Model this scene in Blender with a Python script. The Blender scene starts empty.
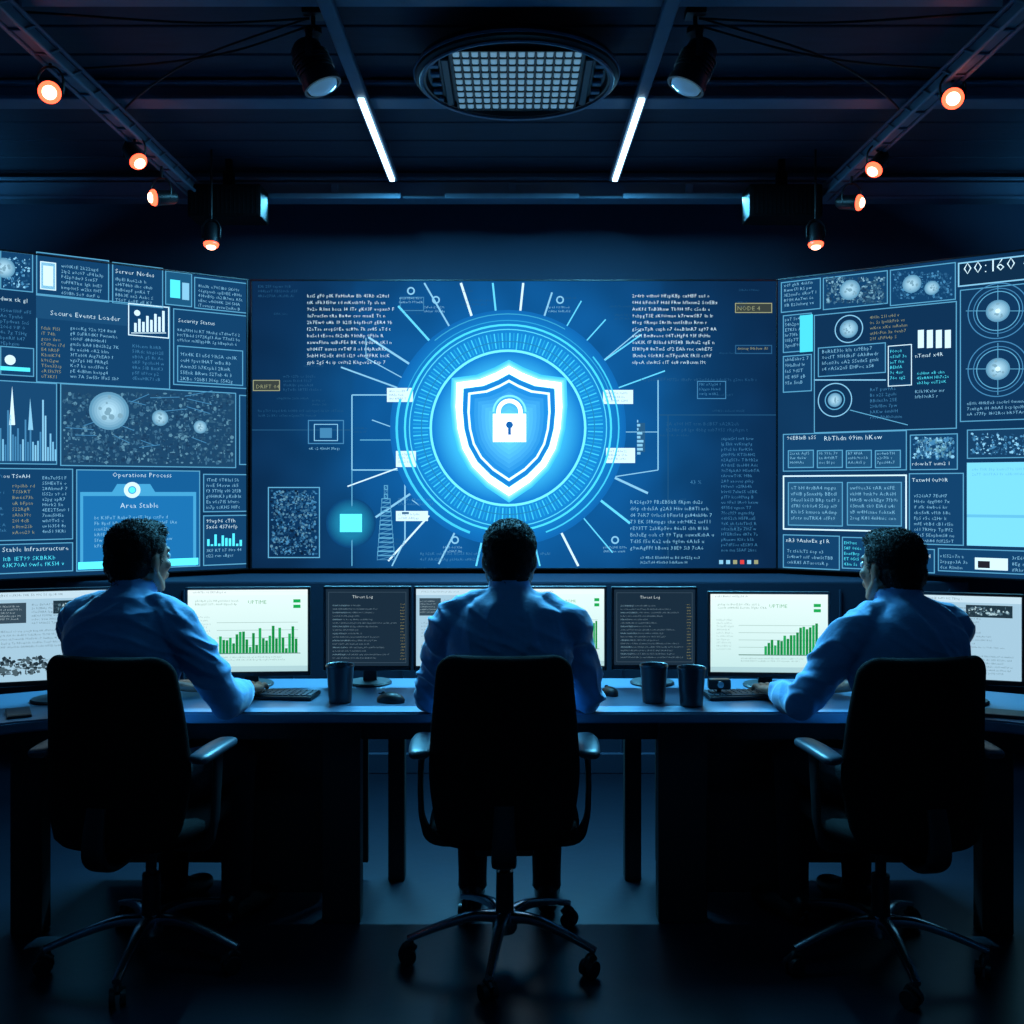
import bpy, bmesh, math, random
from mathutils import Vector, Matrix, noise
from mathutils.bvhtree import BVHTree
random.seed(7)
scene = bpy.context.scene
scene.view_settings.view_transform = 'Standard'
scene.view_settings.look = 'None'
V = Vector
CAMH = 1.42

# ------------------------------------------------------------------ materials
def s2l(c):
    c = c/255.0
    return c/12.92 if c <= .04045 else ((c+.055)/1.055)**2.4
def rgb(r, g, b): return (s2l(r), s2l(g), s2l(b), 1)

def mat(name, col, rough=.5, metal=0, nscale=0, nvar=.0, bump=0, bscale=60, emit=None, estr=0, spec=.5, stretch=(1,1,1), sheen=0):
    m = bpy.data.materials.new(name); m.use_nodes = True
    nt = m.node_tree; b = nt.nodes['Principled BSDF']
    b.inputs['Base Color'].default_value = col
    b.inputs['Roughness'].default_value = rough
    b.inputs['Metallic'].default_value = metal
    b.inputs['Specular IOR Level'].default_value = spec
    if sheen:
        b.inputs['Sheen Weight'].default_value = sheen; b.inputs['Sheen Roughness'].default_value = .4
    tc = nt.nodes.new('ShaderNodeTexCoord'); mp = nt.nodes.new('ShaderNodeMapping')
    mp.inputs['Scale'].default_value = stretch
    nt.links.new(tc.outputs['Object'], mp.inputs['Vector'])
    if nscale:
        n = nt.nodes.new('ShaderNodeTexNoise'); n.inputs['Scale'].default_value = nscale
        n.inputs['Detail'].default_value = 6
        nt.links.new(mp.outputs[0], n.inputs['Vector'])
        r = nt.nodes.new('ShaderNodeMapRange')
        r.inputs['To Min'].default_value = 1-nvar; r.inputs['To Max'].default_value = 1+nvar
        nt.links.new(n.outputs['Fac'], r.inputs['Value'])
        mx = nt.nodes.new('ShaderNodeVectorMath'); mx.operation = 'SCALE'
        mx.inputs[0].default_value = col[:3]
        nt.links.new(r.outputs[0], mx.inputs['Scale'])
        nt.links.new(mx.outputs[0], b.inputs['Base Color'])
    if bump:
        n = nt.nodes.new('ShaderNodeTexNoise'); n.inputs['Scale'].default_value = bscale
        n.inputs['Detail'].default_value = 5
        nt.links.new(mp.outputs[0], n.inputs['Vector'])
        bp = nt.nodes.new('ShaderNodeBump'); bp.inputs['Strength'].default_value = bump
        bp.inputs['Distance'].default_value = .01
        nt.links.new(n.outputs['Fac'], bp.inputs['Height'])
        nt.links.new(bp.outputs[0], b.inputs['Normal'])
    if emit:
        b.inputs['Emission Color'].default_value = emit
        b.inputs['Emission Strength'].default_value = estr
    return m

def screen_mat(name, strength):
    m = bpy.data.materials.new(name); m.use_nodes = True
    nt = m.node_tree; nt.nodes.clear()
    o = nt.nodes.new('ShaderNodeOutputMaterial'); e = nt.nodes.new('ShaderNodeEmission')
    a = nt.nodes.new('ShaderNodeAttribute'); a.attribute_name = 'Col'
    e.inputs['Strength'].default_value = strength
    nt.links.new(a.outputs['Color'], e.inputs['Color']); nt.links.new(e.outputs[0], o.inputs[0])
    return m

M_wallscreen = screen_mat('led_wall_display', 1.4)
M_display = screen_mat('lcd_display', 1.2)
M_bezel = mat('bezel_black', rgb(18,22,28), .35)
M_plastic = mat('black_plastic', rgb(22,24,28), .4, bump=.05, bscale=300)
M_chairfab = mat('chair_fabric', rgb(13,14,17), .9, nscale=120, nvar=.3, bump=.3, bscale=500, spec=.1)
M_chrome = mat('brushed_aluminium', rgb(180,188,196), .26, 1)
M_armpad = mat('armrest_rubber', rgb(60,76,90), .4)
M_desk = mat('desk_laminate', rgb(88,116,142), .34, nscale=14, nvar=.12, stretch=(1,8,1), spec=.5)
M_deskdark = mat('desk_frame', rgb(17,19,23), .6, nscale=20, nvar=.2)
M_floor = mat('floor_polished', rgb(14,24,38), .34, nscale=5, nvar=.3, bump=.06, bscale=25, spec=.6)
M_wall = mat('wall_paint', rgb(40,62,86), .8, nscale=3, nvar=.15, bump=.1, bscale=120)
M_ceil = mat('ceiling_planks', rgb(42,60,76), .75, nscale=6, nvar=.25, bump=.15, bscale=60, stretch=(1,6,1), spec=.3)
M_beam = mat('steel_beam', rgb(90,114,134), .55, .1, nscale=10, nvar=.2, spec=.3)
M_black = mat('black_metal', rgb(18,22,27), .4, .3)
M_skin = mat('skin', rgb(140,98,80), .5, nscale=40, nvar=.08, bump=.05, bscale=200)
M_lips = mat('lips', rgb(130,75,68), .45)
M_hair = mat('hair', rgb(9,8,8), .7, nscale=150, nvar=.4, bump=.5, bscale=250, spec=.2)
M_shirt = mat('shirt_cotton', rgb(88,142,188), .7, nscale=30, nvar=.06, bump=.3, bscale=22, spec=.3, stretch=(1,1,1.8), sheen=.4)
M_trousers = mat('trousers_wool', rgb(17,20,28), .85, nscale=50, nvar=.15, bump=.2, bscale=60, spec=.2)
M_shoe = mat('leather_shoe', rgb(12,12,12), .4)
M_belt = mat('leather_belt', rgb(20,18,17), .4)
M_eye = mat('eye', rgb(225,225,225), .2)
M_iris = mat('iris', rgb(50,32,22), .2)
M_mug = mat('tumbler', rgb(26,36,46), .35, nscale=30, nvar=.1)
M_coffee = mat('coffee', rgb(30,18,10), .15)
M_lens = mat('lamp_glass', rgb(120,170,210), .15, emit=rgb(80,125,150), estr=.5)
M_key = mat('keycaps', rgb(60,72,84), .5)
M_red = mat('red_lamp_rim', rgb(200,30,20), .3, emit=(1,.07,.03,1), estr=5)
M_redhot = mat('red_lamp_core', rgb(255,160,130), .3, emit=(1,.5,.32,1), estr=7)
M_cell = mat('lamp_cells', rgb(130,165,190), .3, emit=rgb(105,148,168), estr=.6)

# ------------------------------------------------------------------ mesh helpers
def obj_from_bm(name, bm, m, parent=None, smooth=True, mtx=None, angle=40):
    bmesh.ops.recalc_face_normals(bm, faces=bm.faces)
    me = bpy.data.meshes.new(name); bm.to_mesh(me); bm.free()
    if smooth:
        for p in me.polygons: p.use_smooth = True
        try: me.set_sharp_from_angle(angle=math.radians(angle))
        except Exception: pass
    o = bpy.data.objects.new(name, me); scene.collection.objects.link(o)
    for mm in (m if isinstance(m, (list, tuple)) else [m]): me.materials.append(mm)
    if mtx is not None: o.matrix_world = mtx
    if parent: o.parent = parent
    return o
def empty(name, loc=(0,0,0), yaw=0):
    e = bpy.data.objects.new(name, None); scene.collection.objects.link(e)
    e.empty_display_size = .1
    e.location = loc; e.rotation_euler = (0,0,yaw)
    return e
def add_box(bm, c, s, bevel=0, seg=2, rot=None, mi=0):
    r = bmesh.ops.create_cube(bm, size=1)
    vs = r['verts']
    M = Matrix.Translation(V(c)) @ (rot.to_4x4() if rot else Matrix.Identity(4)) @ Matrix.Diagonal((s[0], s[1], s[2], 1))
    bmesh.ops.transform(bm, matrix=M, verts=vs)
    fs = set(f for v in vs for f in v.link_faces)
    for f in fs: f.material_index = mi
    if bevel:
        es = list(set(e for v in vs for e in v.link_edges))
        rr = bmesh.ops.bevel(bm, geom=es, offset=bevel, segments=seg, affect='EDGES', profile=.6)
        for f in rr['faces']: f.material_index = mi
def add_cyl(bm, p0, p1, r0, r1=None, seg=24, mi=0, caps=True):
    if r1 is None: r1 = r0
    p0, p1 = V(p0), V(p1); d = p1-p0
    q = d.to_track_quat('Z', 'Y').to_matrix().to_4x4()
    M = Matrix.Translation((p0+p1)/2) @ q
    r = bmesh.ops.create_cone(bm, cap_ends=caps, segments=seg, radius1=r0, radius2=r1, depth=d.length, matrix=M)
    for f in set(f for v in r['verts'] for f in v.link_faces): f.material_index = mi
def add_ell(bm, c, r, rot=None, sub=3, mi=0):
    rr = bmesh.ops.create_icosphere(bm, subdivisions=sub, radius=1)
    M = Matrix.Translation(V(c)) @ (rot.to_4x4() if rot else Matrix.Identity(4)) @ Matrix.Diagonal((r[0], r[1], r[2], 1))
    bmesh.ops.transform(bm, matrix=M, verts=rr['verts'])
    for f in set(f for v in rr['verts'] for f in v.link_faces): f.material_index = mi
def cr(a, b, c, d, t):
    return .5*((2*b)+(c-a)*t+(2*a-5*b+4*c-d)*t*t+(3*b-a-3*c+d)*t*t*t)
def add_tube(bm, pts, radii, seg=14, sub=4, up=None, n=2.0, mi=0, closed=False):
    pts = [V(p) for p in pts]
    rad = [(r, r) if not isinstance(r, (tuple, list)) else tuple(r) for r in radii]
    P, R = [], []
    N = len(pts)
    for i in range(N-1):
        a, b, c, d = pts[max(i-1,0)], pts[i], pts[i+1], pts[min(i+2,N-1)]
        ra, rb, rc, rd = rad[max(i-1,0)], rad[i], rad[i+1], rad[min(i+2,N-1)]
        for k in range(sub):
            t = k/sub
            P.append(cr(a,b,c,d,t)); R.append((max(1e-4,cr(ra[0],rb[0],rc[0],rd[0],t)), max(1e-4,cr(ra[1],rb[1],rc[1],rd[1],t))))
    P.append(pts[-1]); R.append(rad[-1])
    rings = []; prevS = None
    for i, p in enumerate(P):
        T = (P[min(i+1,len(P)-1)]-P[max(i-1,0)]).normalized()
        if up is not None: S = T.cross(V(up)).normalized()
        elif prevS is None:
            u = V((0,0,1)) if abs(T.z) < .8 else V((0,1,0))
            S = T.cross(u).normalized()
        else:
            S = (prevS - T*prevS.dot(T)).normalized()
        prevS = S; Nn = S.cross(T)
        ring = []
        for k in range(seg):
            a = 2*math.pi*k/seg; ca, sa = math.cos(a), math.sin(a)
            cx = math.copysign(abs(ca)**(2/n), ca); sx = math.copysign(abs(sa)**(2/n), sa)
            ring.append(bm.verts.new(p + S*R[i][0]*cx + Nn*R[i][1]*sx))
        rings.append(ring)
    for i in range(len(rings)-1):
        for k in range(seg):
            f = bm.faces.new((rings[i][k], rings[i][(k+1)%seg], rings[i+1][(k+1)%seg], rings[i+1][k])); f.material_index = mi
    f = bm.faces.new(rings[0][::-1]); f.material_index = mi
    f = bm.faces.new(rings[-1]); f.material_index = mi
def add_lathe(bm, prof, c=(0,0,0), seg=32, mi=0, loop=False):
    rings = []
    for r, z in prof:
        rings.append([bm.verts.new(V(c)+V((r*math.cos(2*math.pi*k/seg), r*math.sin(2*math.pi*k/seg), z))) for k in range(seg)])
    n=len(rings)
    for i in range(n if loop else n-1):
        j=(i+1)%n
        for k in range(seg):
            f = bm.faces.new((rings[i][k], rings[i][(k+1)%seg], rings[j][(k+1)%seg], rings[j][k])); f.material_index = mi
    if not loop:
        f = bm.faces.new(rings[0][::-1]); f.material_index = mi
        f = bm.faces.new(rings[-1]); f.material_index = mi

# ------------------------------------------------------------------ room
def room_box(name, c, s, m):
    bm = bmesh.new(); add_box(bm, c, s); return obj_from_bm(name, bm, m, smooth=False)
XW, YB, YF, ZC = 3.3, 5.85, -1.6, 3.12
room_box('floor', (0,(YB+YF)/2,-.05), (2*XW+.2, YB-YF+.2, .1), M_floor)
room_box('wall_back', (0,YB+.05,ZC/2), (2*XW+.2,.1,ZC), M_wall)
room_box('wall_front', (0,YF-.05,ZC/2), (2*XW+.2,.1,ZC), M_wall)
room_box('wall_left', (-XW-.05,(YB+YF)/2,ZC/2), (.1,YB-YF,ZC), M_wall)
room_box('wall_right', (XW+.05,(YB+YF)/2,ZC/2), (.1,YB-YF,ZC), M_wall)
bm = bmesh.new()
add_box(bm, (0,(YB+YF)/2,ZC+.06), (2*XW+.2, YB-YF+.2, .1))
y = YF+.1
while y < YB:
    add_box(bm, (0,y,ZC+.005), (2*XW,.225,.014), .004, 1); y += .24
obj_from_bm('ceiling', bm, M_ceil, smooth=False)
room_box('baseboard_back', (0,YB-.012,.05), (2*XW,.024,.1), M_beam)
for yy, z0, z1 in ((5.32,2.955,3.07),(4.16,3.025,3.105),(3.3,3.04,3.105),(1.8,3.03,3.105),(0.3,3.03,3.105)):
    bm = bmesh.new(); h = z1-z0
    add_box(bm, (0,yy,z0+.008), (2*XW,.11,.016), .003,1)
    add_box(bm, (0,yy,z1-.008), (2*XW,.11,.016), .003,1)
    add_box(bm, (0,yy,(z0+z1)/2), (2*XW,.03,h-.01))
    if yy>5:
        add_box(bm, (0,yy-.03,(z0+z1)/2-.01), (2*XW,.03,h-.03), .003,1)
    obj_from_bm('ceiling_beam', bm, M_beam, smooth=False)
bm = bmesh.new()
add_box(bm, (0,5.28,.49), (4.6,.5,.94), .01,2)
for i in range(9):
    add_box(bm, (-2.2+i*.55,5.025,.5), (.012,.012,.84), .003,1)
add_box(bm, (0,5.02,.05), (4.6,.03,.1), .004,1)
obj_from_bm('video_wall_console', bm, M_wall, smooth=False)

# ------------------------------------------------------------------ glyphs
GL = {}
def glyph(ch):
    if ch in GL: return GL[ch]
    cu = bpy.data.curves.new('g', 'FONT'); cu.body = ch; cu.size = 1; cu.resolution_u = 1
    cu.offset = -.012
    o = bpy.data.objects.new('g', cu); scene.collection.objects.link(o)
    dg = bpy.context.evaluated_depsgraph_get()
    me = bpy.data.meshes.new_from_object(o.evaluated_get(dg))
    vs = [(v.co.x, v.co.y) for v in me.vertices]; fs = [tuple(p.vertices) for p in me.polygons]
    w = max([v[0] for v in vs], default=.3)+.09
    bpy.data.objects.remove(o); bpy.data.meshes.remove(me)
    GL[ch] = (vs, fs, w); return GL[ch]

class Canvas:
    """flat picture shown by a display; local coords: x right, z up, viewer on -Y"""
    def __init__(s, fmap=None, fscale=None, eps=.0006):
        s.v=[]; s.f=[]; s.c=[]; s.fmap=fmap or (lambda x,y:(x,y)); s.fs=fscale or (lambda x:1.0); s.eps=eps
    def raw(s, pts, col, L):
        b=len(s.v)
        s.v += [(p[0], -.001-s.eps*L, p[1]) for p in pts]
        s.f.append(tuple(range(b,b+len(pts))))
        s.c += [col]*len(pts)
    def poly(s, pts, col, L=1): s.raw([s.fmap(*p) for p in pts], col, L)
    def rect(s, x0,y0,x1,y1,col,L=1):
        xm=(x0+x1)/2
        a=s.fmap(x0,0)[0]; b=s.fmap(x1,0)[0]; t=s.fmap(xm,y0)[1]; u=s.fmap(xm,y1)[1]
        s.raw([(a,u),(b,u),(b,t),(a,t)], col, L)
    def frame(s,x0,y0,x1,y1,col,w=1,L=2,fill=None):
        if fill: s.rect(x0,y0,x1,y1,fill,L-.5)
        xm=(x0+x1)/2; k=s.fs(xm)*w
        a=s.fmap(x0,0)[0]; b=s.fmap(x1,0)[0]; t=s.fmap(xm,y0)[1]; u=s.fmap(xm,y1)[1]
        for r in ((a,t-k,b,t),(a,u,b,u+k),(a,u,a+k,t),(b-k,u,b,t)):
            s.raw([(r[0],r[1]),(r[2],r[1]),(r[2],r[3]),(r[0],r[3])], col, L)
    def line(s,x0,y0,x1,y1,col,w=1,L=2):
        a=V(s.fmap(x0,y0)); b=V(s.fmap(x1,y1)); d=(b-a)
        if d.length<1e-6: return
        d.normalize(); n=V((-d.y,d.x))*w*.5*s.fs((x0+x1)/2)
        s.raw([a-n,b-n,b+n,a+n], col, L)
    def ring(s,cx,cy,r0,r1,col,a0=0,a1=360,L=2,seg=72,sy=1):
        c=s.fmap(cx,cy); k=s.fs(cx); n=max(2,int(seg*(a1-a0)/360))
        for i in range(n):
            t0=math.radians(a0+(a1-a0)*i/n); t1=math.radians(a0+(a1-a0)*(i+1)/n)
            q=[]
            for t,r in ((t0,r0),(t0,r1),(t1,r1),(t1,r0)):
                q.append((c[0]+math.cos(t)*r*k, c[1]+math.sin(t)*r*k*sy))
            if r0==0: q=[q[0],q[1],q[2]]
            s.raw(q, col, L)
    def text(s,x,y,txt,h,col,L=3,maxx=None):
        k=s.fs(x)*h/.72
        ox,oz=s.fmap(x,y); X=ox
        mx=s.fmap(maxx,y)[0] if maxx else 1e9
        for ch in txt:
            if ch==' ': X+=.32*k; continue
            vs,fs,w=glyph(ch)
            if X+w*k>mx: break
            b=len(s.v)
            s.v += [(X+v[0]*k, -.001-s.eps*L, oz+v[1]*k) for v in vs]
            s.c += [col]*len(vs)
            s.f += [tuple(i+b for i in f) for f in fs]
            X+=w*k
    def block(s,x0,y0,x1,y1,h,col,gap=1.7,ragged=.25,dens=1,L=3):
        h=h*.78
        y=y0+h
        while y<=y1:
            if random.random()<dens:
                xe=x1-(x1-x0)*random.random()*ragged
                n=int((xe-x0)/(h*.6))+2
                t=''
                while len(t)<n: t+=''.join(random.choice('abcdefghiklmnoprstuvwxABEFHKRST0123456789') for _ in range(random.randint(2,8)))+' '
                s.text(x0,y,t,h,col,L,maxx=xe)
            y+=h*gap
    def speck(s,x0,y0,x1,y1,n,cols,smax=3,L=2):
        for i in range(n):
            x=random.uniform(x0,x1-smax); y=random.uniform(y0,y1-smax)
            w=random.uniform(.6,smax); h=random.uniform(.6,smax)
            col=random.choice(cols); pts=[]
            m=random.randint(3,6); a0=random.random()*6
            for j in range(m):
                a=a0+j*6.283/m; pts.append((x+smax/2+math.cos(a)*w*.6, y+smax/2-math.sin(a)*h*.6))
            s.poly(pts, col, L+.2*(i%5))
    def grad(s, x0,y0,x1,y1,nx,ny,fn,L=0):
        for i in range(nx):
            for j in range(ny):
                b=len(s.v)
                for (u,v) in ((i,j+1),(i+1,j+1),(i+1,j),(i,j)):
                    x=x0+(x1-x0)*u/nx; y=y0+(y1-y0)*v/ny
                    p=s.fmap(x,y); s.v.append((p[0],-.001-s.eps*L,p[1])); s.c.append(fn(x,y))
                s.f.append((b,b+1,b+2,b+3))
    def build(s,name,m,parent):
        me=bpy.data.meshes.new(name); me.from_pydata(s.v,[],s.f)
        at=me.color_attributes.new('Col','FLOAT_COLOR','POINT')
        flat=[]
        for c in s.c: flat += [c[0],c[1],c[2],1.0]
        at.data.foreach_set('color',flat)
        me.materials.append(m)
        o=bpy.data.objects.new(name,me); scene.collection.objects.link(o); o.parent=parent
        return o

def mixc(a,b,t): return tuple(a[i]*(1-t)+b[i]*t for i in range(3))+(1,)
def sc(c,k): return (c[0]*k,c[1]*k,c[2]*k,1)
WHT=rgb(196,228,242); PALE=rgb(122,184,216); MIDB=rgb(60,122,164); DIM=rgb(34,82,120); YEL=rgb(140,146,112)
CY=rgb(80,225,250); NAVY=rgb(8,27,50); PAN=rgb(14,42,70); LINE=rgb(85,158,194); DKL=rgb(30,78,114)
SPK=[rgb(52,96,126),rgb(44,84,112),rgb(34,72,100),rgb(80,126,150),rgb(22,54,84),rgb(28,62,92)]

# ---- centre screen
K=.0055
SCRY=5.5
wx0,wx1,wy0,wy1=252,776,281,568
cs = Canvas(lambda x,y:((x-514)*K,(424.5-y)*K), lambda x:K)
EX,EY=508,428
def bgf(x,y):  # bloom around the emblem is painted into the background colours
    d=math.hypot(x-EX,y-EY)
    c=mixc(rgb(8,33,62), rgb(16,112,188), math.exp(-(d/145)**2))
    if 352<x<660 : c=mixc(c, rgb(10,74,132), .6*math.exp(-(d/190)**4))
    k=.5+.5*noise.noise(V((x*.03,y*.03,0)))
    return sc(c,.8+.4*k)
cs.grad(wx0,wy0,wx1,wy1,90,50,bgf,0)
cs.line(252,430,352,430,DKL,.8,1); cs.line(658,415,776,415,DKL,.8,1); cs.line(668,415,668,560,DKL,.7,1)
cs.line(352,395,352,470,PALE,1.2); cs.line(352,395,388,395,PALE,1.2); cs.line(352,470,400,470,PALE,1.2)
cs.line(658,380,658,470,PALE,1.2); cs.line(606,478,658,470,PALE,1)
cs.line(366,358,410,382,PALE,1); cs.line(366,338,366,358,PALE,.8)
cs.line(372,420,400,430,PALE,1); cs.line(360,440,398,440,LINE,1); cs.line(405,480,405,540,PALE,1.4)
cs.line(405,540,392,566,PALE,1.4); cs.line(412,500,440,520,PALE,1); cs.line(352,470,352,566,LINE,1)
cs.line(620,432,658,432,PALE,.8); cs.line(604,360,640,330,PALE,1.1)
for a in list(range(48,134,12))+[35,20,147,160,200,214,228,243,257,283,297,310,322,335]:
    r0=108+random.random()*6; r1=r0+random.uniform(30,70)
    ca,sa=math.cos(math.radians(a)),math.sin(math.radians(a))
    x1=EX+ca*r1; y1=EY-sa*r1
    if sa and (y1<283 or y1>566):
        lim=(EY-283) if sa>0 else (566-EY)
        r1=min(r1,lim/abs(sa)); x1=EX+ca*r1; y1=EY-sa*r1
    cs.line(EX+ca*r0,EY-sa*r0,x1,y1,random.choice([WHT,PALE,rgb(90,200,235)]),random.uniform(1.2,2.4),2)
for i in range(14):
    r=118-i*2.0
    cs.ring(EX,EY,0,r,mixc(rgb(14,94,162),rgb(20,124,194),i/13),L=2.2+i*.12,seg=64)
cs.ring(EX,EY,102,104,rgb(70,205,235),L=5); cs.ring(EX,EY,107,108,rgb(40,150,200),15,160,L=5)
cs.ring(EX,EY,110,112.5,rgb(60,190,225),165,250,L=5); cs.ring(EX,EY,110,111.5,rgb(60,190,225),290,400,L=5)
cs.ring(EX,EY,98,99,rgb(80,200,230),L=5); cs.ring(EX,EY,113.5,114.5,rgb(50,150,190),60,130,L=5)
for i in range(150):
    a=math.radians(i*2.4); ca,sa=math.cos(a),math.sin(a)
    r0=80 if i%5 else 76; r1=95
    cs.line(EX+ca*r0,EY-sa*r0,EX+ca*r1,EY-sa*r1,rgb(60,190,230) if i%2 else rgb(32,148,202),1.2,5)
cs.ring(EX,EY,76,78.4,rgb(110,225,250),L=5.2); cs.ring(EX,EY,86,87,rgb(30,120,170),L=5.3)
for i in range(36):
    r=76-i*1.0
    cs.ring(EX,EY,0,r,mixc(rgb(18,112,188),rgb(70,205,250),(i/35)**1.1),L=6+i*.08,seg=56)
half=[(0,-64),(13,-57),(30,-50),(53,-47),(54,-22),(52,0),(47,20),(37,38),(21,54),(0,68)]
half=[(x*.965,y*.965) for x,y in half]
sh=half+[(-x,y) for x,y in half[-2:0:-1]]
def shield(k,col,L): 
    c=cs.fmap(509,429); pts=[(c[0]+x*k*K, c[1]-y*k*K) for x,y in sh][::-1]
    for i in range(len(pts)):
        cs.raw([c,pts[i],pts[(i+1)%len(pts)]],col,L)
for i in range(12): shield(1.12-.008*i, mixc(rgb(62,190,242),rgb(150,232,255),(i/11)**2), 9+.08*i)  # fading shells paint the shield's glow into the picture
shield(1.02,sc(rgb(235,250,255),2.2),10); shield(.895,rgb(80,195,245),10.3); shield(.88,rgb(24,120,196),10.4)
shield(.80,rgb(90,200,245),10.5); shield(.795,sc(WHT,1.5),10.6); shield(.755,rgb(36,140,215),10.8)
for i in range(8): shield(.74-.07*i, mixc(rgb(30,130,205),rgb(90,195,242),i/7), 11+.1*i)
W2=sc(rgb(240,252,255),1.7)
cs.rect(493,414,526,442,W2,12.5)
cs.ring(509.5,412,9,13,W2,0,180,L=12.5,seg=40); cs.rect(496.5,411.5,500.5,416,W2,12.5); cs.rect(518.5,411.5,522.5,416,W2,12.5)
cs.ring(509.5,412,15,17,rgb(120,220,250),0,180,L=12.4)
cs.ring(509.5,425,0,3.6,rgb(20,90,160),L=13,seg=18); cs.rect(508,426,511,435,rgb(20,90,160),13)
for x0,y0,x1,y1 in ((387,388,413,402),(396,451,416,467),(396,511,428,521),(603,390,633,404),(606,448,635,463)):
    cs.rect(x0,y0,x1,y1,WHT,4); cs.block(x0+2,y0+2,x1-2,y1-1,3,rgb(60,110,150),1.6,L=5)
for i in range(8): cs.ring(351,523,0,25-i*1.5,mixc(rgb(10,62,108),rgb(26,118,155),i/8),L=1.5+i*.1,seg=24)
cs.rect(340,514,362,532,sc(CY,1.3),3)
cs.block(307,294,397,370,4.6,WHT,1.85,.12); cs.block(632,294,720,370,4.6,WHT,1.85,.12)
cs.block(630,500,716,553,4.8,PALE,1.75,.15); cs.block(721,437,761,552,4,MIDB,1.7,.2)
cs.block(283,375,325,392,3.5,DIM,1.6); cs.block(258,400,345,424,3.2,DKL,1.9,.5,.6)
cs.block(666,422,762,432,4.5,DIM); cs.block(640,378,770,386,4,DIM); cs.block(420,552,600,566,3.8,MIDB,1.9,.5)
cs.frame(268,487,320,558,LINE,1); cs.speck(270,489,318,556,700,[MIDB,DIM,DKL,SPK[0],SPK[3],NAVY],3)
cs.frame(253,380,280,391,YEL,.8,fill=rgb(50,58,56)); cs.text(256,388.5,'DRIFT 04',4,YEL)
cs.frame(735,303,772,313,YEL,.8,fill=rgb(50,58,56)); cs.text(737,310.5,'NODE 4',4.4,YEL)
cs.frame(735,345,772,354,DIM,1); cs.block(737,347,770,353,3.5,YEL)
cs.frame(697,381,726,399,MIDB,.8); cs.block(699,383,724,398,3.5,MIDB)
cs.frame(308,420,344,444,MIDB,1); cs.frame(314,424,338,441,PALE,.8); cs.rect(320,428,332,438,MIDB,3); cs.block(309,447,345,452,3.5,PALE)
cs.block(258,285,300,300,3.6,DIM); cs.text(690,484,'43 %',4,MIDB); cs.rect(637,423,645,452,DIM,2)
for i in range(9):
    cs.rect(637,420+i*4,638+random.random()*8,422.5+i*4,PALE,3)
for i in range(17):
    w=9-i*.35 if i<14 else 2; yy=560-i*4.4
    cs.frame(386-w,yy-4.4,386+w,yy,LINE if i%3 else MIDB,.7); cs.line(386-w,yy,386+w,yy-4.4,MIDB,.7)
cs.block(398,498,440,508,3.4,MIDB); cs.rect(402,512,409,514,DIM,4.5)
for i,c in enumerate([PALE,PALE,YEL,rgb(200,60,60),PALE,YEL]): cs.rect(719+i*7,560,723+i*7,564,c,3)
cs.block(640,556,705,566,3.6,PALE)
for (x,y) in ((411,291),(563,470),(436,300),(455,540),(615,540),(560,300)):
    cs.ring(x,y,2.5,4,PALE,L=3,seg=14); cs.block(x-12,y+6,x+14,y+14,3,PALE)
cs.frame(400,297,424,311,MIDB,.8)
for _ in range(60):
    x=random.uniform(256,740); y=random.uniform(285,560)
    if math.hypot(x-EX,y-EY)>135: cs.block(x,y,min(772,x+random.uniform(10,40)),y+random.choice([5,9]),2.8,DKL)

def screen_shell(root, x0,x1,z0,z1):
    bm=bmesh.new()
    add_box(bm,((x0+x1)/2,.035,(z0+z1)/2),(x1-x0+.012,.066,z1-z0+.012),.004,2)
    add_box(bm,((x0+x1)/2,.10,(z0+z1)/2),((x1-x0)*.6,.07,(z1-z0)*.6),.01,2)
    obj_from_bm('cabinet',bm,M_bezel,root,smooth=False)
    bm=bmesh.new(); t=.008
    for b in (((x0+x1)/2,z1+.003,x1-x0+.02,t),((x0+x1)/2,z0-.003,x1-x0+.02,t)):
        add_box(bm,(b[0],-.004,b[1]),(b[2],.014,b[3]),.001,1)
    for xx in (x0-.003,x1+.003): add_box(bm,(xx,-.004,(z0+z1)/2),(t,.014,z1-z0),.001,1)
    obj_from_bm('bezel',bm,M_bezel,root,smooth=False)
zc=CAMH+(490-424.5)*K
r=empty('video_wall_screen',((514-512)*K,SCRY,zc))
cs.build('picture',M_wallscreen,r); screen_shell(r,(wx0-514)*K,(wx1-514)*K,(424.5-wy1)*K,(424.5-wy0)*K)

# ---- side screens: hinged at the centre screen's edges, angled inward
ax,ay=.826,.564
ZT,ZB=CAMH+.2095*SCRY, CAMH-.078*SCRY
ZM=(ZT+ZB)/2
LEN=1.56
def s_of(xm):
    t=-xm/1000.0
    return (-1.462-5.5*t)/(ax-ay*t)
def depth(s): return 5.5-ay*s
def mk_left():
    f=lambda x,y:(-s_of(512-x), CAMH+(490-y)/1000*depth(s_of(512-x))-ZM)
    return Canvas(f, lambda x: depth(s_of(512-x))/1000)
def mk_right():
    f=lambda x,y:(s_of(x-512), CAMH+(490-y)/1000*depth(s_of(x-512))-ZM)
    return Canvas(f, lambda x: depth(s_of(x-512))/1000)
def side_bg(c,sign):
    a,b=(-LEN,0) if sign<0 else (0,LEN)
    nx=30;ny=20
    for i in range(nx):
        for j in range(ny):
            bb=len(c.v)
            for (u,v) in ((i,j),(i+1,j),(i+1,j+1),(i,j+1)):
                x=a+(b-a)*u/nx; z=(ZB-ZM)+(ZT-ZB)*v/ny
                k=.5+.5*noise.noise(V((x*3,z*3,sign*5)))
                c.v.append((x,-.001,z)); c.c.append(sc(rgb(12,48,82),.7+.6*k))
            c.f.append((bb,bb+1,bb+2,bb+3))
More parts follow.
